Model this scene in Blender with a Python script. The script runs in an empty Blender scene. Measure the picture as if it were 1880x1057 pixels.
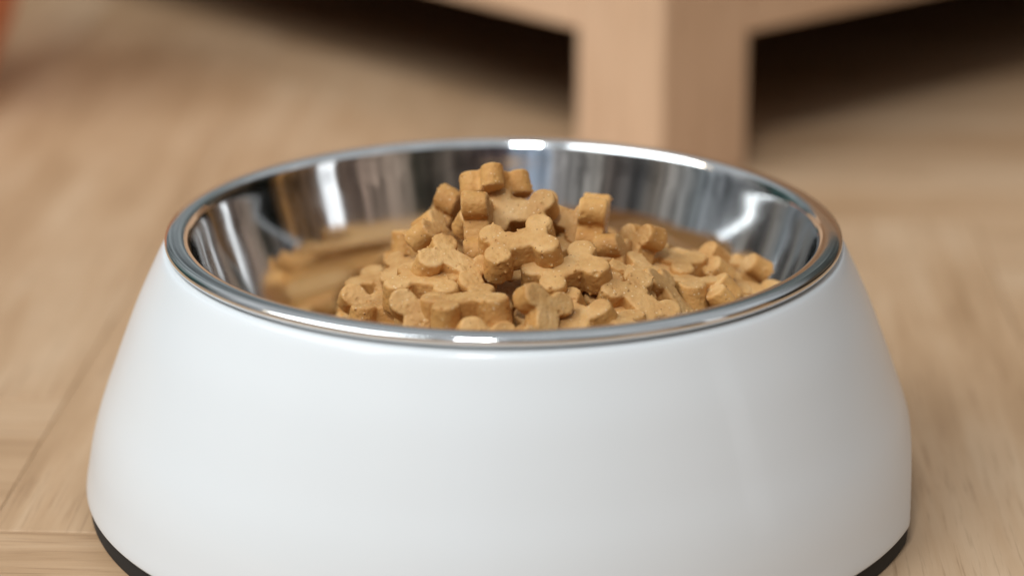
import bpy, bmesh, math, random
import numpy as np
from mathutils import Vector, Matrix, Quaternion, noise

D = bpy.data
SC = bpy.context.scene
COL = SC.collection
R = math.radians

# ---------------------------------------------------------------- camera
cam_data = D.cameras.new('camera')
cam_data.lens = 91.9
cam_data.sensor_width = 36
cam_data.clip_start = 0.01
cam_data.clip_end = 60
cam = D.objects.new('camera', cam_data)
COL.objects.link(cam)
cam.location = (0.0021, -0.6287, 0.2647)
cam.rotation_euler = (R(90 - 18.54), 0, 0)
cam_data.dof.use_dof = True
cam_data.dof.focus_distance = 0.630
cam_data.dof.aperture_fstop = 5.4
cam_data.dof.aperture_blades = 9
SC.camera = cam

# ---------------------------------------------------------------- world: dim interior surroundings
world = D.worlds.new('World')
SC.world = world
world.use_nodes = True
nt = world.node_tree
nt.nodes.clear()


def N(tree, kind, **kw):
    n = tree.nodes.new(kind)
    for k, v in kw.items():
        if k in n.inputs:
            n.inputs[k].default_value = v
        else:
            setattr(n, k, v)
    return n


def ramp(tree, stops, interp='LINEAR'):
    n = tree.nodes.new('ShaderNodeValToRGB')
    n.color_ramp.interpolation = interp
    e = n.color_ramp.elements
    while len(e) > 1:
        e.remove(e[-1])
    e[0].position = stops[0][0]
    e[0].color = (*stops[0][1], 1)
    for p, c in stops[1:]:
        x = e.new(p)
        x.color = (*c, 1)
    return n


def math_node(tree, op, a, b=None, c=None):
    n = tree.nodes.new('ShaderNodeMath')
    n.operation = op
    for i, v in enumerate((a, b, c)):
        if v is None:
            continue
        if isinstance(v, (int, float)):
            n.inputs[i].default_value = v
        else:
            tree.links.new(v, n.inputs[i])
    return n.outputs[0]


tc = N(nt, 'ShaderNodeTexCoord')
sx = N(nt, 'ShaderNodeSeparateXYZ')
nt.links.new(tc.outputs['Generated'], sx.inputs[0])
# azimuth 0..1: 0.5 = towards the viewer, 0.25 = left, 0.75 = right, 0/1 = far side
az = math_node(nt, 'ARCTAN2', sx.outputs['X'], math_node(nt, 'MULTIPLY', sx.outputs['Y'], -1.0))
az = math_node(nt, 'MULTIPLY_ADD', az, 1 / (2 * math.pi), 0.5)
wob = N(nt, 'ShaderNodeTexNoise', noise_dimensions='1D', Scale=95.0, Detail=2.0)
nt.links.new(az, wob.inputs['W'])
band = ramp(nt, [
    (0.00, (.22, .25, .25)), (0.03, (.42, .47, .49)), (0.09, (.40, .46, .47)), (0.12, (.14, .22, .21)), (0.165, (.045, .10, .09)),
    (0.175, (.34, .33, .31)), (0.21, (.46, .47, .48)), (0.235, (.30, .32, .34)), (0.245, (.62, .66, .70)), (0.27, (.34, .38, .40)),
    (0.30, (.52, .50, .47)), (0.325, (.30, .26, .22)), (0.345, (.10, .10, .10)), (0.385, (.14, .115, .10)), (0.395, (.45, .42, .38)),
    (0.445, (.50, .48, .47)), (0.452, (.60, .72, .88)), (0.49, (.50, .60, .76)), (0.497, (.10, .075, .085)),
    (0.535, (.12, .09, .08)), (0.56, (.20, .16, .13)), (0.60, (.06, .055, .04)), (0.612, (.60, .47, .37)),
    (0.662, (.58, .42, .33)), (0.668, (.20, .14, .11)), (0.735, (.22, .13, .075)), (0.765, (.40, .20, .07)), (0.782, (.018, .024, .02)),
    (0.86, (.12, .08, .05)), (0.93, (.10, .11, .10)), (1.0, (.22, .25, .25)),
])
nt.links.new(az, band.inputs[0])
# the upper part of the surroundings: pale ceiling
up_f = N(nt, 'ShaderNodeMapRange', interpolation_type='SMOOTHSTEP')
up_f.inputs['From Min'].default_value = 0.45
up_f.inputs['From Max'].default_value = 0.62
nt.links.new(sx.outputs['Z'], up_f.inputs['Value'])
nz = N(nt, 'ShaderNodeTexNoise', Scale=3.2, Detail=3.0)
nt.links.new(tc.outputs['Generated'], nz.inputs['Vector'])
ceil = ramp(nt, [(0.3, (.6, .64, .67)), (0.7, (.95, 1.0, 1.03))])
nt.links.new(nz.outputs['Fac'], ceil.inputs[0])
mx = N(nt, 'ShaderNodeMix', data_type='RGBA')
nt.links.new(up_f.outputs[0], mx.inputs['Factor'])
nt.links.new(band.outputs[0], mx.inputs[6])
nt.links.new(ceil.outputs[0], mx.inputs[7])
# a narrow bright doorway low on the right of the room
d1 = math_node(nt, 'ABSOLUTE', math_node(nt, 'SUBTRACT', az, .702))
in_az = N(nt, 'ShaderNodeMapRange', interpolation_type='SMOOTHSTEP')
in_az.inputs['From Min'].default_value = .013
in_az.inputs['From Max'].default_value = .009
nt.links.new(d1, in_az.inputs['Value'])
d2 = math_node(nt, 'ABSOLUTE', math_node(nt, 'SUBTRACT', sx.outputs['Z'], .22))
in_el = N(nt, 'ShaderNodeMapRange', interpolation_type='SMOOTHSTEP')
in_el.inputs['From Min'].default_value = .20
in_el.inputs['From Max'].default_value = .16
nt.links.new(d2, in_el.inputs['Value'])
door = math_node(nt, 'MULTIPLY', in_az.outputs[0], in_el.outputs[0])
streak = N(nt, 'ShaderNodeMapRange')
streak.inputs['From Min'].default_value = .35
streak.inputs['From Max'].default_value = .65
streak.inputs['To Min'].default_value = .6
streak.inputs['To Max'].default_value = 1.3
nt.links.new(wob.outputs['Fac'], streak.inputs['Value'])
low = math_node(nt, 'SUBTRACT', 1.0, up_f.outputs[0])
mst = N(nt, 'ShaderNodeMix', data_type='RGBA', blend_type='MULTIPLY')
nt.links.new(low, mst.inputs['Factor'])
nt.links.new(mx.outputs[2], mst.inputs[6])
nt.links.new(streak.outputs[0], mst.inputs[7])
mx = mst
mxd = N(nt, 'ShaderNodeMix', data_type='RGBA')
nt.links.new(door, mxd.inputs['Factor'])
nt.links.new(mx.outputs[2], mxd.inputs[6])
mxd.inputs[7].default_value = (1.9, 1.95, 2.0, 1)
mx = mxd
# a thin warm wall lamp, left
d3 = math_node(nt, 'ABSOLUTE', math_node(nt, 'SUBTRACT', az, .243))
d4 = math_node(nt, 'ABSOLUTE', math_node(nt, 'SUBTRACT', sx.outputs['Z'], .62))
lamp = math_node(nt, 'MULTIPLY', math_node(nt, 'LESS_THAN', d3, .0022), math_node(nt, 'LESS_THAN', d4, .14))
mxl = N(nt, 'ShaderNodeMix', data_type='RGBA')
nt.links.new(lamp, mxl.inputs['Factor'])
nt.links.new(mx.outputs[2], mxl.inputs[6])
mxl.inputs[7].default_value = (14, 11, 7.5, 1)
mx = mxl
# objects at table height and shelves break the bands up vertically
nz2 = N(nt, 'ShaderNodeTexNoise', Scale=5.0, Detail=4.0, Roughness=.6)
nt.links.new(tc.outputs['Generated'], nz2.inputs['Vector'])
cut = ramp(nt, [(0.36, (.45, .45, .45)), (0.47, (1, 1, 1)), (0.55, (1, 1, 1)), (0.62, (1.5, 1.5, 1.5))])
nt.links.new(nz2.outputs['Fac'], cut.inputs[0])
mul = N(nt, 'ShaderNodeMix', data_type='RGBA', blend_type='MULTIPLY')
mul.inputs['Factor'].default_value = 1.0
nt.links.new(mx.outputs[2], mul.inputs[6])
nt.links.new(cut.outputs[0], mul.inputs[7])
# dimming added to the lowest directions, to deepen the shade under the bench
lowf = N(nt, 'ShaderNodeMapRange', interpolation_type='SMOOTHSTEP')
lowf.inputs['From Min'].default_value = .08
lowf.inputs['From Max'].default_value = .26
lowf.inputs['To Min'].default_value = .6
nt.links.new(sx.outputs['Z'], lowf.inputs['Value'])
mul2 = N(nt, 'ShaderNodeMix', data_type='RGBA', blend_type='MULTIPLY')
mul2.inputs['Factor'].default_value = 1.0
nt.links.new(mul.outputs[2], mul2.inputs[6])
nt.links.new(lowf.outputs[0], mul2.inputs[7])
mul = mul2
bg = N(nt, 'ShaderNodeBackground', Strength=0.58)
nt.links.new(mul.outputs[2], bg.inputs['Color'])
wo = N(nt, 'ShaderNodeOutputWorld')
nt.links.new(bg.outputs[0], wo.inputs['Surface'])


def area(name, loc, target, w, h, power, color):
    d = D.lights.new(name, 'AREA')
    d.shape = 'RECTANGLE'
    d.size = w
    d.size_y = h
    d.energy = power
    d.color = color
    o = D.objects.new(name, d)
    COL.objects.link(o)
    o.location = loc
    o.rotation_euler = (Vector(target) - Vector(loc)).to_track_quat('-Z', 'Y').to_euler()
    return o


# windows of the room: a large one to the left and ahead of the bowl, a softer one above the viewer
area('window_light', (-1.75, -.70, 2.15), (0, 0, .05), 2.1, 1.4, 56, (.90, .965, 1.0))
area('ceiling_light', (-.28, -1.35, 1.85), (0, 0, .05), .36, .30, 20, (.94, .98, 1.0))

SC.view_settings.view_transform = 'Standard'
SC.view_settings.look = 'None'
SC.view_settings.exposure = 0
SC.view_settings.gamma = 1
SC.view_settings.use_curve_mapping = False
SC.cycles.max_bounces = 10
SC.cycles.use_denoising = True


# ---------------------------------------------------------------- helpers
def mat(name, color=(.5, .5, .5), rough=.5, metal=0.0):
    m = D.materials.new(name)
    m.use_nodes = True
    b = m.node_tree.nodes['Principled BSDF']
    b.inputs['Base Color'].default_value = (*color, 1)
    b.inputs['Roughness'].default_value = rough
    b.inputs['Metallic'].default_value = metal
    return m, m.node_tree, b


def link_mesh(name, bm, material, parent=None, smooth=True):
    me = D.meshes.new(name)
    bm.to_mesh(me)
    bm.free()
    if smooth:
        for p in me.polygons:
            p.use_smooth = True
    me.materials.append(material)
    o = D.objects.new(name, me)
    COL.objects.link(o)
    if parent:
        o.parent = parent
    return o


def tag(o, label=None, cat=None, group=None, kind=None):
    if label:
        o['label'] = label
    if cat:
        o['category'] = cat
    if group:
        o['group'] = group
    if kind:
        o['kind'] = kind
    return o


def empty(name, loc=(0, 0, 0), rz=0):
    o = D.objects.new(name, None)
    COL.objects.link(o)
    o.location = loc
    o.rotation_euler = (0, 0, rz)
    o.empty_display_size = .02
    return o


def spline(points, steps=6):
    """Catmull-Rom through the profile points; a point given as (r, z, 'c') is a corner kept sharp."""
    out = []
    n = len(points)
    for i in range(n - 1):
        p1, p2 = points[i], points[i + 1]
        p0 = points[i - 1] if i > 0 and len(p1) == 2 else p1
        p3 = points[i + 2] if i + 2 < n and len(p2) == 2 else p2
        for k in range(steps):
            t = k / steps
            q = []
            for a in (0, 1):
                q.append(.5 * ((2 * p1[a]) + (-p0[a] + p2[a]) * t + (2 * p0[a] - 5 * p1[a] + 4 * p2[a] - p3[a]) * t * t
                               + (-p0[a] + 3 * p1[a] - 3 * p2[a] + p3[a]) * t ** 3))
            out.append(q)
    out.append([points[-1][0], points[-1][1]])
    return out


def lathe(profile, seg=256, shape=None, close=False):
    """profile in mm, list of [r, z]; shape(r, theta, z) may alter the radius."""
    bm = bmesh.new()
    rings = []
    for r, z in profile:
        ring = []
        for s in range(seg):
            t = 2 * math.pi * s / seg
            rr = shape(r, t, z) if shape else r
            ring.append(bm.verts.new((rr * math.cos(t) / 1000, rr * math.sin(t) / 1000, z / 1000)))
        rings.append(ring)
    n = len(rings)
    for i in range(n if close else n - 1):
        a, b = rings[i], rings[(i + 1) % n]
        for s in range(seg):
            bm.faces.new((a[s], a[(s + 1) % seg], b[(s + 1) % seg], b[s]))
    if not close:
        if profile[0][0] < 5:
            bm.faces.new(rings[0])
        if profile[-1][0] < 5:
            bm.faces.new(rings[-1])
    bmesh.ops.recalc_face_normals(bm, faces=bm.faces)
    return bm


def box(bm, x0, x1, y0, y1, z0, z1, bevel=0.0):
    v = [bm.verts.new(c) for c in ((x0, y0, z0), (x1, y0, z0), (x1, y1, z0), (x0, y1, z0),
                                   (x0, y0, z1), (x1, y0, z1), (x1, y1, z1), (x0, y1, z1))]
    f = [bm.faces.new([v[i] for i in q]) for q in ((0, 3, 2, 1), (4, 5, 6, 7), (0, 1, 5, 4), (1, 2, 6, 5), (2, 3, 7, 6), (3, 0, 4, 7))]
    if bevel:
        es = list({e for x in f for e in x.edges})
        bmesh.ops.bevel(bm, geom=es, offset=bevel, segments=3, affect='EDGES', profile=.6)


# ---------------------------------------------------------------- materials
def wood_material(name, light, mid, dark, rough=.5, attr=False):
    """Grain runs along the U axis of the UV map (metres)."""
    m, t, b = mat(name, mid, rough)
    uv = N(t, 'ShaderNodeUVMap')
    mp = N(t, 'ShaderNodeMapping')
    mp.inputs['Scale'].default_value = (3.0, 42.0, 1.0)
    t.links.new(uv.outputs[0], mp.inputs[0])
    n1 = N(t, 'ShaderNodeTexNoise', Scale=2.0, Detail=6.0, Roughness=.62, Distortion=.6)
    t.links.new(mp.outputs[0], n1.inputs['Vector'])
    mp2 = N(t, 'ShaderNodeMapping')
    mp2.inputs['Scale'].default_value = (22.0, 620.0, 1.0)
    t.links.new(uv.outputs[0], mp2.inputs[0])
    n2 = N(t, 'ShaderNodeTexNoise', Scale=1.0, Detail=3.0, Roughness=.7)
    t.links.new(mp2.outputs[0], n2.inputs['Vector'])
    mp3 = N(t, 'ShaderNodeMapping')
    mp3.inputs['Scale'].default_value = (5.0, 11.0, 1.0)
    t.links.new(uv.outputs[0], mp3.inputs[0])
    n3 = N(t, 'ShaderNodeTexNoise', Scale=1.6, Detail=3.0, Roughness=.5)
    t.links.new(mp3.outputs[0], n3.inputs['Vector'])
    s = math_node(t, 'MULTIPLY_ADD', n1.outputs['Fac'], .5, math_node(t, 'MULTIPLY', n3.outputs['Fac'], .5))
    if attr:
        at = N(t, 'ShaderNodeAttribute', attribute_name='plank')
        s = math_node(t, 'ADD', s, math_node(t, 'MULTIPLY_ADD', at.outputs['Fac'], .07, -.035))
    rp = ramp(t, [(0.34, dark), (0.5, mid), (0.64, light)])
    t.links.new(s, rp.inputs[0])
    pores = ramp(t, [(0.32, (.58, .52, .46)), (0.45, (1, 1, 1))])
    t.links.new(n2.outputs['Fac'], pores.inputs[0])
    mixn = N(t, 'ShaderNodeMix', data_type='RGBA', blend_type='MULTIPLY')
    mixn.inputs['Factor'].default_value = .6
    t.links.new(rp.outputs[0], mixn.inputs[6])
    t.links.new(pores.outputs[0], mixn.inputs[7])
    t.links.new(mixn.outputs[2], b.inputs['Base Color'])
    bp = N(t, 'ShaderNodeBump', Strength=.25, Distance=.0004)
    t.links.new(n2.outputs['Fac'], bp.inputs['Height'])
    t.links.new(bp.outputs[0], b.inputs['Normal'])
    return m


M_FLOOR = wood_material('oak_parquet', (.58, .40, .25), (.49, .31, .175), (.37, .218, .11), .5, attr=True)
M_FRAME = wood_material('pale_wood', (.72, .49, .32), (.68, .45, .285), (.60, .38, .23), .5)

M_SHADE_SOIL, _, _ = mat('shade_and_soil', (.02, .014, .01), .9)  # near-black stands in for shade under the bench; also the pot's soil colour
M_JOINT, _, _ = mat('parquet_joint', (.22, .14, .08), .9)

M_ENAMEL, t, b = mat('white_melamine', (.735, .76, .775), .16)
b.inputs['Coat Weight'].default_value = .3
b.inputs['Specular IOR Level'].default_value = .32
b.inputs['Coat Roughness'].default_value = .03
g = N(t, 'ShaderNodeTexNoise', Scale=55.0, Detail=3.0)
tcn = N(t, 'ShaderNodeTexCoord')
t.links.new(tcn.outputs['Object'], g.inputs['Vector'])
rr = N(t, 'ShaderNodeMapRange')
rr.inputs['To Min'].default_value = .26
rr.inputs['To Max'].default_value = .36
t.links.new(g.outputs['Fac'], rr.inputs['Value'])
t.links.new(rr.outputs[0], b.inputs['Roughness'])
g2 = N(t, 'ShaderNodeTexNoise', Scale=28.0, Detail=1.0)
t.links.new(tcn.outputs['Object'], g2.inputs['Vector'])
bp = N(t, 'ShaderNodeBump', Strength=.12, Distance=.0006)
t.links.new(g2.outputs['Fac'], bp.inputs['Height'])
t.links.new(bp.outputs[0], b.inputs['Normal'])

M_STEEL, t, b = mat('polished_steel', (.78, .785, .785), .07, 1.0)
tcn = N(t, 'ShaderNodeTexCoord')
mp = N(t, 'ShaderNodeMapping')
mp.inputs['Scale'].default_value = (1, 1, .25)
t.links.new(tcn.outputs['Object'], mp.inputs[0])
g = N(t, 'ShaderNodeTexNoise', Scale=34.0, Detail=2.0)
t.links.new(mp.outputs[0], g.inputs['Vector'])
bp = N(t, 'ShaderNodeBump', Strength=.16, Distance=.0008)
t.links.new(g.outputs['Fac'], bp.inputs['Height'])
t.links.new(bp.outputs[0], b.inputs['Normal'])
g2 = N(t, 'ShaderNodeTexNoise', Scale=90.0, Detail=5.0)
t.links.new(tcn.outputs['Object'], g2.inputs['Vector'])
rr = N(t, 'ShaderNodeMapRange')
rr.inputs['From Min'].default_value = .35
rr.inputs['From Max'].default_value = .75
rr.inputs['To Min'].default_value = .05
rr.inputs['To Max'].default_value = .14
t.links.new(g2.outputs['Fac'], rr.inputs['Value'])
t.links.new(rr.outputs[0], b.inputs['Roughness'])

M_RUBBER, _, _ = mat('black_rubber', (.012, .012, .012), .7)

M_DOUGH, t, b = mat('biscuit_dough', (.56, .30, .11), .62)
tcn = N(t, 'ShaderNodeTexCoord')
oi = N(t, 'ShaderNodeObjectInfo')
off = N(t, 'ShaderNodeVectorMath', operation='MULTIPLY_ADD')
t.links.new(oi.outputs['Random'], off.inputs[0])
off.inputs[1].default_value = (.31, .17, .23)
t.links.new(tcn.outputs['Object'], off.inputs[2])
P_ = off.outputs[0]
big = N(t, 'ShaderNodeTexNoise', Scale=120.0, Detail=5.0, Roughness=.6)
t.links.new(P_, big.inputs['Vector'])
base = ramp(t, [(0.30, (.46, .22, .065)), (0.50, (.57, .31, .108)), (0.72, (.66, .40, .17))])
t.links.new(big.outputs['Fac'], base.inputs[0])
# the cut sides of a biscuit are smoother and deeper in colour than its floury flat faces
sepn = N(t, 'ShaderNodeSeparateXYZ')
t.links.new(tcn.outputs['Normal'], sepn.inputs[0])
sidef = N(t, 'ShaderNodeMapRange', interpolation_type='SMOOTHSTEP')
sidef.inputs['From Min'].default_value = .75
sidef.inputs['From Max'].default_value = .35
t.links.new(math_node(t, 'ABSOLUTE', sepn.outputs['Z']), sidef.inputs['Value'])
mxs = N(t, 'ShaderNodeMix', data_type='RGBA', blend_type='MULTIPLY')
t.links.new(sidef.outputs[0], mxs.inputs['Factor'])
t.links.new(base.outputs[0], mxs.inputs[6])
mxs.inputs[7].default_value = (.95, .86, .68, 1)
hs = N(t, 'ShaderNodeHueSaturation')
t.links.new(mxs.outputs[2], hs.inputs['Color'])
t.links.new(math_node(t, 'MULTIPLY_ADD', oi.outputs['Random'], .16, .92), hs.inputs['Value'])
fine = N(t, 'ShaderNodeTexVoronoi', Scale=1700.0)
t.links.new(P_, fine.inputs['Vector'])
selc = N(t, 'ShaderNodeSeparateColor')
t.links.new(fine.outputs['Color'], selc.inputs[0])
# pale crumbs in a few cells, dark bran specks in a few others
in_cell = math_node(t, 'LESS_THAN', fine.outputs['Distance'], .42)
pale = math_node(t, 'MULTIPLY', in_cell, math_node(t, 'GREATER_THAN', selc.outputs[0], .96))
darks = math_node(t, 'MULTIPLY', math_node(t, 'LESS_THAN', fine.outputs['Distance'], .34), math_node(t, 'LESS_THAN', selc.outputs[0], .018))
m1 = N(t, 'ShaderNodeMix', data_type='RGBA')
t.links.new(math_node(t, 'MULTIPLY', pale, .55), m1.inputs['Factor'])
t.links.new(hs.outputs[0], m1.inputs[6])
m1.inputs[7].default_value = (.86, .66, .40, 1)
m2 = N(t, 'ShaderNodeMix', data_type='RGBA')
t.links.new(math_node(t, 'MULTIPLY', darks, .75), m2.inputs['Factor'])
t.links.new(m1.outputs[2], m2.inputs[6])
m2.inputs[7].default_value = (.14, .06, .02, 1)
t.links.new(m2.outputs[2], b.inputs['Base Color'])
b.inputs['Subsurface Weight'].default_value = .12
b.inputs['Subsurface Radius'].default_value = (1.0, .45, .15)
b.inputs['Subsurface Scale'].default_value = .0018
b.inputs['Specular IOR Level'].default_value = .35
grain = N(t, 'ShaderNodeTexNoise', Scale=900.0, Detail=4.0, Roughness=.7)
t.links.new(P_, grain.inputs['Vector'])
pit = N(t, 'ShaderNodeTexVoronoi', Scale=420.0)
t.links.new(P_, pit.inputs['Vector'])
psel = N(t, 'ShaderNodeSeparateColor')
t.links.new(pit.outputs['Color'], psel.inputs[0])
pitf = math_node(t, 'MULTIPLY', math_node(t, 'SUBTRACT', .38, pit.outputs['Distance']), math_node(t, 'GREATER_THAN', psel.outputs[0], .86))
pitf = math_node(t, 'MAXIMUM', pitf, 0.0)
h = math_node(t, 'SUBTRACT', grain.outputs['Fac'], math_node(t, 'MULTIPLY', pitf, 2.2))
h = math_node(t, 'ADD', h, math_node(t, 'MULTIPLY', pale, .45))
bp = N(t, 'ShaderNodeBump', Strength=.9, Distance=.00035)
t.links.new(h, bp.inputs['Height'])
t.links.new(bp.outputs[0], b.inputs['Normal'])

M_TERRA, _, _ = mat('terracotta', (.66, .25, .13), .7)

# ---------------------------------------------------------------- the floor: herringbone oak parquet
PW, PN = .092, 5          # plank width, length in widths


def build_floor():
    rnd = random.Random(3)
    ang, ox, oy = R(-3.0), FLOOR_OX, FLOOR_OY
    ca, sa = math.cos(ang), math.sin(ang)
    bm = bmesh.new()
    uvl = bm.loops.layers.uv.new('UVMap')
    at = bm.faces.layers.float.new('plank')
    gap = .0001
    for i in range(-12, 34):
        for j in range(-30, 22):
            d = (i - j) % (2 * PN)
            if d == 0:
                x0, y0, x1, y1, hor = i, j, i + PN, j + 1, True
            elif d == 2 * PN - 1:
                x0, y0, x1, y1, hor = i, j, i + 1, j + PN, False
            else:
                continue
            X0, X1 = x0 * PW + gap, x1 * PW - gap
            Y0, Y1 = y0 * PW + gap, y1 * PW - gap
            val, du, dv = rnd.random(), rnd.random() * 20, rnd.random() * 20
            e = .0004
            lay = [(X0, Y0, -.002), (X1, Y0, -.002), (X1, Y1, -.002), (X0, Y1, -.002),
                   (X0, Y0, -e * .6), (X1, Y0, -e * .6), (X1, Y1, -e * .6), (X0, Y1, -e * .6),
                   (X0 + e, Y0 + e, 0), (X1 - e, Y0 + e, 0), (X1 - e, Y1 - e, 0), (X0 + e, Y1 - e, 0)]
            vs = [bm.verts.new((ca * (ox - x) - sa * (y + oy), sa * (ox - x) + ca * (y + oy), z)) for x, y, z in lay]
            quads = [(8, 9, 10, 11)]
            for base_ in (0, 4):
                for k in range(4):
                    quads.append((base_ + k, base_ + (k + 1) % 4, base_ + 4 + (k + 1) % 4, base_ + 4 + k))
            for q in quads:
                q = q[::-1]
                f = bm.faces.new([vs[a] for a in q])
                f[at] = val
                for lp, a in zip(f.loops, q):
                    x, y, _ = lay[a]
                    lp[uvl].uv = (x + du, y + dv) if hor else (y + du, x + dv)
    o = link_mesh('floor', bm, M_FLOOR, smooth=False)
    tag(o, kind='structure')
    bm = bmesh.new()
    vs = [bm.verts.new(c) for c in ((-6, -5, -.0022), (6, -5, -.0022), (6, 7, -.0022), (-6, 7, -.0022))]
    bm.faces.new(vs)
    o2 = link_mesh('subfloor', bm, M_JOINT, smooth=False)
    tag(o2, kind='structure')


FLOOR_OX, FLOOR_OY = .885, .792
build_floor()

# ---------------------------------------------------------------- low wooden furniture behind the bowl
def uv_box(bm):
    uvl = bm.loops.layers.uv.verify()
    for f in bm.faces:
        n = f.normal
        ext = {}
        for lp in f.loops:
            x, y, z = lp.vert.co
            if abs(n.z) > .7:
                lp[uvl].uv = (x, y)
            elif abs(n.x) > .7:
                lp[uvl].uv = (y, z)
            else:
                lp[uvl].uv = (x, z)


def grain_vertical(bm):
    uvl = bm.loops.layers.uv.verify()
    for f in bm.faces:
        n = f.normal
        for lp in f.loops:
            x, y, z = lp.vert.co
            lp[uvl].uv = (z, (y if abs(n.x) > .7 else x) + .37)


def board(name, parent, x0, x1, y0, y1, z0, z1, material=None, bevel=.0015, vertical=False):
    bm = bmesh.new()
    box(bm, x0, x1, y0, y1, z0, z1, bevel)
    bm.normal_update()
    (grain_vertical if vertical else uv_box)(bm)
    return link_mesh(name, bm, material or M_FRAME, parent, smooth=False)


FZ = .0505
fur = empty('wooden_bench', (.0552, .270, 0), R(-49 + 0))
# local +X runs from the near corner along the left-hand apron direction after rotation; see below
fur.rotation_euler = (0, 0, R(41.0))
tag(fur, 'low pale wooden bench with a square corner leg standing behind the bowl', 'bench')
W_, L_, LEG = 1.25, 1.05, .049
# local axes: +x -> away to the right (right-hand apron), +y -> away to the left (left-hand apron)
for (lx, ly) in ((0, 0), (W_ - LEG, 0), (0, L_ - LEG), (W_ - LEG, L_ - LEG)):
    board('leg', fur, lx, lx + LEG - .005, ly, ly + LEG - .0035, 0, .155, vertical=True, bevel=.0022)
board('apron', fur, LEG - .0045, W_ - LEG - .0005, .001, .024, FZ, .155)
board('apron', fur, .001, .024, LEG - .003, L_ - LEG - .0005, FZ, .155)
board('apron', fur, LEG + .0005, W_ - LEG - .0005, L_ - .024, L_ - .001, .001, .155)  # unseen rear side, run down to the floor to block light leaking underneath
board('apron', fur, W_ - .024, W_ - .001, LEG + .0005, L_ - LEG - .0005, .001, .155)  # unseen too, closed to the floor to keep the underside dark
board('seat_panel', fur, -.006, W_ + .006, -.006, L_ + .006, .1555, .178)
board('shade_panel', fur, .0245, W_ - .0245, .0245, L_ - .0245, FZ + .008, FZ + .02, M_SHADE_SOIL)  # added unseen panel, coloured near-black to darken the space under the bench

# ---------------------------------------------------------------- terracotta pot at the left edge
pot = empty('flower_pot', (POT := (-.249, .410, 0)))
tag(pot, 'orange terracotta pot out of focus at the top left edge, standing on the floor', 'pot')
bm = lathe(spline([(1, 2), (33, 2), (36, 4), (43.5, 20), (51, 40), (57, 78), (58, 80, 'c'), (61, 80), (62, 84), (62, 106), (60, 108), (56, 107), (54, 100), (50, 80), (36, 12), (1, 10)], 4), 96)
link_mesh('pot_body', bm, M_TERRA, pot)
bm = lathe(spline([(1, 95), (30, 97), (52, 94)], 4), 64)
link_mesh('soil', bm, M_SHADE_SOIL, pot)

# ---------------------------------------------------------------- the bowl
bowl = empty('pet_bowl', (0, 0, 0))
tag(bowl, 'round white pet bowl with a polished steel insert, full of bone biscuits', 'bowl')
FAC_ROT, BASE_R = R(-4), 107.0


def facet(r, t, z):
    """two flat grips cut vertically into the flared body, left and right"""
    c = math.cos(t - FAC_ROT)
    d = 101.9 + .07 * z if c > 0 else 106.3
    c = abs(c)
    if c < .5:
        return r
    f = d / c
    k = .25
    hh = max(k - abs(r - f), 0) / k
    return min(r, f) - hh * hh * k * .25


body_profile = spline([(80.0, 60.0), (80.8, 66.7), (82.6, 67.3), (84.5, 67.2), (85.9, 66.0), (88.9, 60.0), (92.6, 52), (96.2, 43),
                       (99.2, 35), (102.5, 26), (104.8, 18), (106.4, 10), (107.0, 6.2), (106.8, 5.3), (105.6, 4.9)], 8)
inner = [[100.5, 4.9], [98.0, 11.0], [94.0, 34.0], [84.0, 54.0], [80.0, 60.0]]
bm = lathe(body_profile + inner, 384, facet, close=False)
link_mesh('outer_shell', bm, M_ENAMEL, bowl)
ring = spline([(98.0, 5.4), (104.4, 5.5), (105.7, 5.0), (106.1, 4.0), (106.2, 1.0), (105.2, .0), (98.5, .0), (98.0, .8), (98.0, 5.4)], 3)
bm = lathe(ring, 256, facet)
link_mesh('rubber_ring', bm, M_RUBBER, bowl)
steel_profile = spline([(81.6, 67.5), (83.2, 67.8), (84.3, 68.4), (84.75, 69.3), (84.4, 70.2), (83.2, 70.75), (81.3, 70.95), (79.7, 70.7),
                        (78.8, 69.9), (78.1, 68.3), (76.3, 62), (73.0, 52), (69.0, 40), (65.4, 29.5), (62, 23.0), (56.5, 18.6), (48, 16.9), (30, 16.6), (1, 16.6)], 8)
under = [[1, 15.8], [48, 16.0], [57.0, 17.8], [62.8, 22.4], [66.2, 29.5], [69.8, 40], [73.8, 52], [77.1, 62], [79.0, 66.6], [81.6, 67.5]]
bm = lathe(steel_profile + under, 384)
link_mesh('steel_insert', bm, M_STEEL, bowl)


# ---------------------------------------------------------------- bone biscuits
# each variant is a rough solid: a rounded, extruded bone outline with lumps, chips, pits and crumbs,
# turned into a mesh by surface nets on a fine grid (millimetres)
def lattice_noise(X, Y, Z, freq, rng):
    """smooth value noise, -1..1"""
    T = rng.uniform(-1, 1, (24, 24, 24))
    out = 0
    P = [a * freq + 60.0 for a in (X, Y, Z)]
    I = [np.floor(a).astype(int) for a in P]
    F_ = [a - b for a, b in zip(P, I)]
    F_ = [f * f * (3 - 2 * f) for f in F_]
    for dx in (0, 1):
        for dy in (0, 1):
            for dz in (0, 1):
                w = (F_[0] if dx else 1 - F_[0]) * (F_[1] if dy else 1 - F_[1]) * (F_[2] if dz else 1 - F_[2])
                out = out + w * T[(I[0] + dx) % 24, (I[1] + dy) % 24, (I[2] + dz) % 24]
    return out


def smin(a, b, k):
    h = np.clip(k - np.abs(a - b), 0, None) / k
    return np.minimum(a, b) - h * h * k * .25


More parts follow.
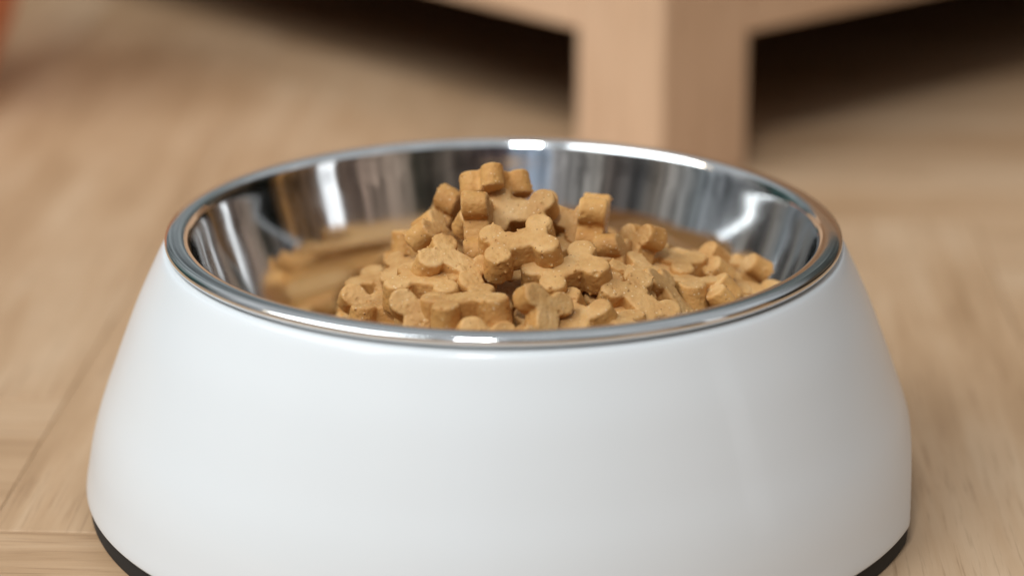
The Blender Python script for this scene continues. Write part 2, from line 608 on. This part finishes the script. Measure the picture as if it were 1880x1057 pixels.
def bone_mesh(seed):
    rng = np.random.default_rng(seed)
    step = .27
    xs = np.arange(-11.4, 11.4, step)
    ys = np.arange(-9.0, 9.0, step)
    zs = np.arange(-4.9, 4.9, step)
    X, Y, Z = np.meshgrid(xs, ys, zs, indexing='ij')
    th = 3.6 + rng.uniform(-.15, .2)
    # slight warp so that no two edges are straight
    wx = X + .25 * lattice_noise(X, Y, Z, .13, rng)
    wy = Y + .25 * lattice_noise(X, Y, Z, .13, rng)
    wz = Z + .28 * lattice_noise(X, Y, Z * .3, .10, rng)
    wx = wx * (1 + .012 * wz)
    ax, ay = np.abs(wx) - 7.4, np.abs(wy) - 3.5
    d = np.minimum(np.maximum(ax, ay), 0) + np.hypot(np.maximum(ax, 0), np.maximum(ay, 0))
    for sx_ in (-1, 1):
        for sy_ in (-1, 1):
            cx = sx_ * (6.1 + rng.uniform(-.25, .25))
            cy = sy_ * (3.95 + rng.uniform(-.25, .25))
            d = smin(d, np.hypot(wx - cx, wy - cy) - (3.5 + rng.uniform(-.25, .25)), .8)
    er = .85
    qx, qz = d + er, np.abs(wz) - th + er
    v = np.minimum(np.maximum(qx, qz), 0) + np.hypot(np.maximum(qx, 0), np.maximum(qz, 0)) - er
    v = v + .13 * lattice_noise(X, Y, Z, .45, rng) + .09 * lattice_noise(X, Y, Z, 1.1, rng) + .06 * lattice_noise(X, Y, Z, 2.3, rng)
    near = np.argwhere((np.abs(v) < .25))
    edge = np.argwhere((np.abs(v) < .3) & (np.abs(d) < .7) & (np.abs(np.abs(Z) - th) < .7))

    def stamp(c, r, sign, k=.12):
        nonlocal v
        lo = [max(0, int((c[a] - r - 1 - g[0]) / step)) for a, g in enumerate((xs, ys, zs))]
        hi = [int((c[a] + r + 1 - g[0]) / step) + 2 for a, g in enumerate((xs, ys, zs))]
        sl = tuple(slice(l, h) for l, h in zip(lo, hi))
        s_ = np.sqrt((X[sl] - c[0]) ** 2 + (Y[sl] - c[1]) ** 2 + (Z[sl] - c[2]) ** 2) - r
        if sign > 0:
            v[sl] = smin(v[sl], s_, k)
        else:
            v[sl] = -smin(-v[sl], s_, k)

    def pick(src):
        a = src[rng.integers(len(src))]
        return np.array((xs[a[0]], ys[a[1]], zs[a[2]]))

    for _ in range(rng.integers(3, 7)):            # chipped edges
        stamp(pick(edge) * (1.03, 1.03, 1.10), rng.uniform(.5, 1.1), -1, .3)
    for _ in range(26):                             # pits
        stamp(pick(near), rng.uniform(.15, .34), -1)
    cl = [pick(near) for _ in range(4)]
    for _ in range(26):                             # crumbs, some in clusters
        c = cl[rng.integers(4)] + rng.normal(size=3) * 1.2 if rng.random() < .5 else pick(edge)
        n_ = near[np.argmin(((np.stack([xs[near[:, 0]], ys[near[:, 1]], zs[near[:, 2]]], 1) - c) ** 2).sum(1))]
        stamp(np.array((xs[n_[0]], ys[n_[1]], zs[n_[2]])), rng.uniform(.22, .42), 1)
    # cracks
    for _ in range(rng.integers(1, 3)):
        c = pick(near)
        dr = rng.normal(size=3)
        dr /= np.linalg.norm(dr)
        for k in range(9):
            stamp(c + dr * k * .28 + rng.normal(size=3) * .06, .17, -1, .08)

    # surface nets
    inside = v < 0
    nx, ny, nz_ = v.shape
    cnt = np.zeros((nx - 1, ny - 1, nz_ - 1))
    acc = np.zeros((nx - 1, ny - 1, nz_ - 1, 3))
    corners = [(a, b, c) for a in (0, 1) for b in (0, 1) for c in (0, 1)]

    def sub(arr, o):
        return arr[o[0]:nx - 1 + o[0], o[1]:ny - 1 + o[1], o[2]:nz_ - 1 + o[2]]

    for i0, a in enumerate(corners):
        for b in corners[i0 + 1:]:
            if sum(abs(p - q) for p, q in zip(a, b)) != 1:
                continue
            va, vb = sub(v, a), sub(v, b)
            cr = (va < 0) != (vb < 0)
            t_ = np.where(cr, va / np.where(cr, va - vb, 1), 0)
            for ax_ in range(3):
                acc[..., ax_] += np.where(cr, a[ax_] + t_ * (b[ax_] - a[ax_]), 0)
            cnt += cr
    act = cnt > 0
    ids = -np.ones(act.shape, int)
    ids[act] = np.arange(act.sum())
    cell = np.argwhere(act)
    co = cell + acc[act] / cnt[act][:, None]
    co = co * step + np.array((xs[0], ys[0], zs[0]))
    faces = []
    for ax_ in range(3):
        o = [0, 0, 0]
        o[ax_] = 1
        A = inside[:nx - o[0], :ny - o[1], :nz_ - o[2]]
        B = inside[o[0]:, o[1]:, o[2]:]
        for e in np.argwhere(A != B):
            u_, w_ = (ax_ + 1) % 3, (ax_ + 2) % 3
            q = []
            for du, dw in ((0, 0), (1, 0), (1, 1), (0, 1)):
                c = e.copy()
                c[u_] -= du
                c[w_] -= dw
                q.append(ids[tuple(c)])
            if A[tuple(e)]:
                q.reverse()
            faces.append(q[::-1])
    me = D.meshes.new('bone_biscuit')
    me.from_pydata([tuple(p) for p in co * .001], [], faces)
    me.validate()
    me.update()
    for p in me.polygons:
        p.use_smooth = True
    me.materials.append(M_DOUGH)
    return me


BONES = [bone_mesh(k) for k in range(1, 8)]

HEAP = [
    ((-1.98, -0.89, 81.51), (0.4081, -0.0709, -0.2969, -0.8604), 0.84, 'biscuit crowning the very top of the heap, both end knobs facing the camera'),
    ((-6.17, -17.39, 74.38), (0.1936, 0.6662, 0.1399, 0.7065), 0.92, 'upright biscuit propped edge-on directly under the topmost one'),
    ((-15.56, 4.12, 69.42), (0.3376, 0.7994, 0.054, 0.4941), 0.9, 'blurred upright biscuit behind and left of the peak, leaning right'),
    ((-20.02, 4.04, 64.24), (0.8495, -0.1169, -0.0702, -0.5097), 0.9, 'blurred biscuit lying flat on the left shoulder of the heap, outermost high one'),
    ((4.07, -29.15, 73.51), (0.9771, 0.1823, -0.0537, 0.0953), 1.0, 'sharp bone biscuit in the middle of the heap, whole flat face tilted to the camera'),
    ((-11.52, -31.43, 68.88), (0.9553, 0.159, 0.1643, -0.1873), 0.95, 'biscuit sloping down to the right, just left of the central sharp one'),
    ((-18.0, -34.88, 65.07), (0.9862, 0.064, -0.0161, -0.1522), 1.0, 'flat-lying pale biscuit on the left slope with a dark hollow under its front edge'),
    ((-9.0, -49.94, 65.15), (0.9819, -0.0105, -0.024, 0.1876), 1.0, 'biscuit lying across the front left of the heap with crumbs on its right knob'),
    ((15.45, -32.16, 67.6), (0.9602, 0.1454, -0.0758, 0.2261), 1.02, 'large-faced biscuit right of and below the central one, partly under it'),
    ((9.08, -54.04, 63.21), (0.5795, 0.4478, -0.0729, 0.677), 0.9, 'biscuit standing on end in the front middle, its side edge lit'),
    ((17.28, -45.98, 60.66), (0.8767, 0.2104, -0.0999, -0.421), 0.95, 'wedge-like biscuit end beside the upright front one, pointing at the rim'),
    ((32.6, -37.09, 61.13), (0.8617, 0.1658, 0.173, -0.4473), 0.95, 'crumbly cracked biscuit sloping steeply to the front right rim'),
    ((24.3, -47.86, 59.28), (0.9983, -0.0073, -0.0004, -0.0577), 0.95, 'biscuit just showing its knobs above the rim at front right of centre'),
    ((4.26, -8.2, 75.2), (0.9336, 0.3515, -0.0309, -0.0613), 0.9, 'soft-focus biscuit facing forward behind the central one'),
    ((14.41, -1.15, 71.62), (0.9268, 0.334, 0.124, -0.1189), 0.86, 'soft-focus biscuit behind and right of the central one, next to the squared block'),
    ((22.47, -1.52, 71.44), (0.4009, -0.527, 0.5146, -0.5447), 0.98, 'biscuit set on its side edge, squared end toward the camera, right of the peak'),
    ((33.47, -5.61, 63.57), (0.7926, 0.0644, -0.5107, 0.3269), 0.88, 'blurred tilted biscuit with a bright curved edge, right of the large-faced one'),
    ((28.06, -11.85, 63.03), (0.3425, 0.5783, 0.0753, 0.7366), 0.85, 'narrow upright biscuit end tucked at the right end of the large-faced one'),
    ((32.43, -17.25, 61.97), (0.8569, 0.1482, 0.1303, 0.4761), 0.85, 'rounded biscuit above the crumbly cracked one'),
    ((41.66, -1.76, 60.31), (0.9685, 0.0604, 0.0665, -0.2325), 0.88, 'blurred biscuit sloping right at the start of the right-hand ridge'),
    ((39.57, -25.17, 58.44), (0.8839, -0.0311, 0.3927, -0.2522), 0.92, 'biscuit touching the cracked one on its right, near the rim'),
    ((45.09, -13.55, 57.9), (0.9294, -0.0308, -0.0122, -0.3677), 0.92, 'blurred flat biscuit in the middle of the right slope'),
    ((49.6, 0.6, 56.64), (0.9317, 0.1409, -0.3326, 0.0377), 0.88, 'blurred biscuit tilted left on the upper right slope'),
    ((57.29, 17.02, 53.89), (0.9559, -0.07, 0.0329, -0.2832), 0.9, 'blurred biscuit on top of the far right end of the heap'),
    ((53.86, -0.49, 54.38), (0.875, -0.0062, 0.187, -0.4465), 0.88, 'blurred biscuit in the far right cluster, below the top one'),
    ((60.81, 7.62, 51.96), (0.8515, -0.0158, -0.4276, 0.3029), 0.88, 'blurred biscuit against the steel wall at far right'),
    ((62.11, -0.31, 51.11), (0.9868, 0.1104, 0.1101, -0.0447), 0.95, 'rightmost visible biscuit, low by the rim'),
    ((49.49, -17.42, 54.94), (0.9536, 0.0172, -0.2909, -0.0754), 0.92, 'biscuit low on the right, above the rim curve'),
    ((55.56, -9.26, 53.0), (0.8609, -0.1222, 0.0485, -0.4914), 0.92, 'second biscuit from the right along the rim'),
    ((-30.81, -4.65, 55.19), (0.942, 0.0689, -0.0562, -0.3237), 0.9, 'blurred biscuit jutting out leftmost on the left flank'),
    ((-21.63, -10.36, 61.83), (0.979, 0.1238, -0.1459, -0.0705), 0.9, 'blurred biscuit on the left flank above the flat pale one'),
    ((-35.23, -20.3, 51.95), (0.699, 0.3681, -0.1624, 0.5912), 0.9, 'small rounded knob of a biscuit low at the left by the rim'),
    ((-26.51, -33.84, 57.38), (0.9729, -0.083, -0.0183, -0.215), 0.95, 'long blurred biscuit low on the left, under the flat pale one'),
    ((-20.4, -50.09, 60.2), (0.6443, 0.3671, -0.3019, 0.5991), 0.95, 'round knob of an upright biscuit by the rim, left of the front one'),
    ((-4.18, -62.4, 57.63), (0.6016, 0.3799, -0.2143, 0.6692), 0.95, 'two rounded tips of an upright biscuit at the front rim, under the crumb-covered one'),
    ((-2.55, -24.86, 61.28), (0.8995, 0.2275, 0.1467, -0.3429), 0.9, 'shaded biscuit in the hollow beneath the central one'),
    ((-2.23, -6.85, 74.5), (0.8123, 0.363, -0.0173, 0.4562), 0.95, 'dim biscuit in the gap below the topmost one'),
    ((20.51, -5.3, 65.19), (0.9865, 0.0968, 0.0625, -0.116), 0.95, 'biscuit lying under the squared block'),
    ((27.51, -27.17, 60.66), (0.9767, 0.1944, 0.0388, 0.0823), 0.95, 'shaded biscuit under the right end of the large-faced one'),
    ((22.91, -31.02, 58.77), (0.9515, 0.2457, -0.1421, 0.1188), 0.95, 'deep shaded biscuit in the dark pocket below the large-faced one'),
    ((-15.25, -8.49, 67.64), (0.0729, 0.3684, -0.076, 0.9237), 0.92, 'blurred biscuit under the leaning upright one'),
    ((43.33, -2.3, 58.03), (0.9033, 0.0749, 0.0236, 0.4219), 0.95, 'shaded biscuit between the sloping and tilted ones of the right ridge'),
    ((-13.33, -46.61, 59.79), (0.9872, 0.1593, 0.0017, -0.0104), 0.95, 'shaded biscuit beneath the crumb-covered front one'),
    ((11.03, -51.84, 59.6), (0.9846, 0.1589, 0.0116, -0.0722), 0.95, 'biscuit at the foot of the upright front one, cut by the rim'),
    ((31.33, -40.68, 57.01), (0.9694, 0.1564, 0.0301, -0.1867), 0.95, 'biscuit under the cracked one, barely above the rim'),
    ((41.67, -31.41, 40.13), (0.6318, 0.3226, 0.7035, -0.0427), 1.0, None),
    ((-44.26, -15.46, 26.71), (0.1536, 0.638, 0.4328, 0.6181), 1.0, None),
    ((27.01, -38.62, 46.65), (0.6081, -0.6924, 0.3846, 0.0534), 1.0, None),
    ((0.09, -4.75, 62.7), (0.1944, -0.642, 0.7274, 0.1442), 1.0, None),
    ((-15.87, 23.02, 50.82), (0.4395, -0.4049, -0.0681, 0.7989), 1.0, None),
    ((3.43, 14.46, 62.9), (0.457, -0.1463, -0.6102, 0.6304), 1.0, None),
    ((-18.67, 50.23, 37.1), (0.697, -0.0222, 0.0678, -0.7135), 1.0, None),
    ((48.47, 12.34, 43.37), (0.5973, 0.4719, -0.364, -0.5368), 1.0, None),
    ((-26.23, -13.08, 48.18), (0.4917, 0.8317, -0.2559, 0.0311), 1.0, None),
    ((-31.95, 8.96, 44.47), (0.9217, -0.1023, 0.1005, -0.3605), 1.0, None),
    ((31.93, 16.92, 52.65), (0.0593, -0.066, 0.0474, 0.9949), 1.0, None),
    ((-0.51, -48.32, 45.77), (0.0, -0.9141, 0.332, 0.2328), 1.0, None),
    ((18.58, 42.0, 52.2), (0.3985, -0.4162, -0.5759, 0.5799), 1.0, None),
    ((-46.96, 0.78, 26.81), (0.2768, -0.2598, -0.9209, -0.0885), 1.0, None),
    ((27.4, -50.63, 40.66), (0.5217, -0.5041, -0.4817, -0.4917), 1.0, None),
    ((17.93, 31.5, 55.7), (0.1934, 0.1687, 0.6466, 0.7183), 1.0, None),
    ((11.2, -33.21, 52.4), (0.1208, -0.6969, -0.5346, 0.4626), 1.0, None),
    ((-25.17, -42.39, 42.67), (0.2948, -0.6273, -0.5606, 0.4532), 1.0, None),
    ((47.65, -16.19, 38.57), (0.0, -0.0835, -0.0259, -0.9962), 1.0, None),
    ((-2.69, 52.61, 48.73), (0.0, 0.017, -0.5686, -0.8224), 1.0, None),
    ((-1.7, 38.66, 57.8), (0.2819, 0.1346, 0.949, -0.0418), 1.0, None),
    ((-34.93, -26.21, 34.14), (0.2099, -0.9305, -0.2734, -0.1236), 1.0, None),
    ((17.19, 3.38, 56.08), (0.3918, -0.7669, 0.4917, 0.1287), 1.0, None),
    ((31.68, -7.98, 47.64), (0.0629, -0.2419, -0.8977, 0.3628), 1.0, None),
    ((16.22, 16.89, 59.66), (0.9205, -0.2969, -0.212, -0.1399), 1.0, None),
    ((-13.41, -8.79, 52.5), (0.4838, -0.0998, -0.8299, -0.2593), 1.0, None),
    ((-35.62, -41.91, 35.58), (0.0, 0.3706, -0.7622, 0.5307), 1.0, None),
    ((22.03, -22.01, 51.14), (0.0557, 0.2864, -0.9565, -0.0036), 1.0, None),
    ((-8.73, -31.57, 53.28), (0.5291, 0.5698, 0.4488, 0.4405), 1.0, None),
    ((42.85, 27.58, 44.76), (0.8372, 0.0958, 0.0505, -0.536), 1.0, None),
    ((-15.0, 45.72, 46.6), (0.4287, 0.4865, -0.7423, -0.1688), 1.0, None),
    ((-49.73, 19.71, 25.0), (0.2209, 0.9474, -0.2246, -0.0558), 1.0, None),
    ((-22.4, -21.86, 43.72), (0.9843, 0.0568, -0.1239, -0.1125), 1.0, None),
    ((8.0, 45.25, 51.31), (0.2072, -0.6223, -0.1771, -0.7338), 1.0, None),
    ((12.46, -6.61, 55.88), (0.8512, 0.1513, -0.4377, 0.2468), 1.0, None),
    ((-38.29, -6.43, 39.19), (0.195, 0.648, 0.0103, -0.7362), 1.0, None),
    ((-51.76, -25.61, 25.0), (0.6334, -0.3986, 0.5647, -0.3478), 1.0, None),
    ((9.23, -59.21, 41.06), (0.4134, -0.3898, 0.6054, 0.5573), 1.0, None),
    ((1.95, -17.18, 54.72), (0.0846, -0.9805, -0.1469, 0.0999), 1.0, None),
    ((25.14, 47.42, 45.04), (0.6, -0.0372, 0.7943, -0.0883), 1.0, None),
    ((39.17, 2.15, 48.38), (0.4419, 0.1811, -0.8775, -0.0438), 1.0, None),
    ((-22.88, -0.61, 45.71), (0.138, -0.8007, -0.1687, -0.558), 1.0, None),
    ((-37.32, 33.3, 31.28), (0.0646, 0.7761, 0.5426, 0.3147), 1.0, None),
    ((29.06, -25.97, 43.47), (0.0618, -0.2981, -0.8488, 0.4323), 1.0, None),
    ((-11.23, -57.69, 43.94), (0.6204, -0.552, -0.1514, -0.5362), 1.0, None),
    ((32.64, 38.57, 44.89), (0.4155, 0.7939, 0.4338, 0.0941), 1.0, None),
    ((-11.54, 14.53, 63.37), (0.5946, -0.4459, 0.6682, 0.0344), 1.0, None),
    ((14.33, -42.16, 44.8), (0.4058, 0.4479, 0.777, 0.1758), 1.0, None),
    ((-55.03, -9.08, 25.0), (0.0, 0.521, -0.0491, 0.8521), 1.0, None),
    ((7.17, 25.07, 56.61), (0.4098, -0.2381, 0.8575, 0.2001), 1.0, None),
    ((57.62, -6.62, 35.83), (0.3362, -0.6402, -0.2787, -0.632), 1.0, None),
    ((-34.76, 16.97, 35.79), (0.1072, -0.3316, 0.9366, 0.0366), 1.0, None),
    ((-41.75, -31.07, 41.89), (0.3546, 0.3523, 0.8547, 0.14), 1.0, None),
    ((-22.36, 37.45, 45.37), (0.6984, 0.1443, -0.5946, -0.3711), 1.0, None),
    ((54.42, 6.08, 36.34), (0.5699, 0.4309, 0.6622, 0.2259), 1.0, None),
    ((-25.71, 16.5, 50.99), (0.3878, -0.6335, -0.4388, 0.5057), 1.0, None),
    ((-5.53, 26.43, 58.33), (0.8522, 0.4183, -0.1645, -0.2678), 1.0, None),
    ((-33.96, 48.89, 28.52), (0.6059, -0.7283, -0.1247, 0.2946), 1.0, None),
    ((8.76, 58.17, 45.68), (0.3402, 0.182, -0.6423, 0.6622), 1.0, None),
    ((-17.26, -35.98, 45.9), (0.872, 0.1804, 0.3876, -0.2384), 1.0, None),
    ((-56.69, 11.29, 25.0), (0.5037, 0.3576, 0.7853, -0.0402), 1.0, None),
    ((-44.95, -37.37, 30.36), (0.3303, -0.5376, -0.5699, -0.5264), 1.0, None),
    ((-17.07, 5.97, 52.11), (0.7258, 0.5324, -0.3683, -0.2326), 1.0, None),
]

BURIED = 'tan bone biscuit wedged below the outer layer of the heap, seen only through gaps'
for i, (p, q, s, lab) in enumerate(HEAP):
    o = D.objects.new('bone_biscuit', BONES[i % len(BONES)])
    COL.objects.link(o)
    o.location = Vector(p) * .001
    o.rotation_mode = 'QUATERNION'
    o.rotation_quaternion = Quaternion(q)
    o.scale = (s, s, s)
    tag(o, lab or BURIED, 'biscuit', 'bone biscuits heaped in the bowl')
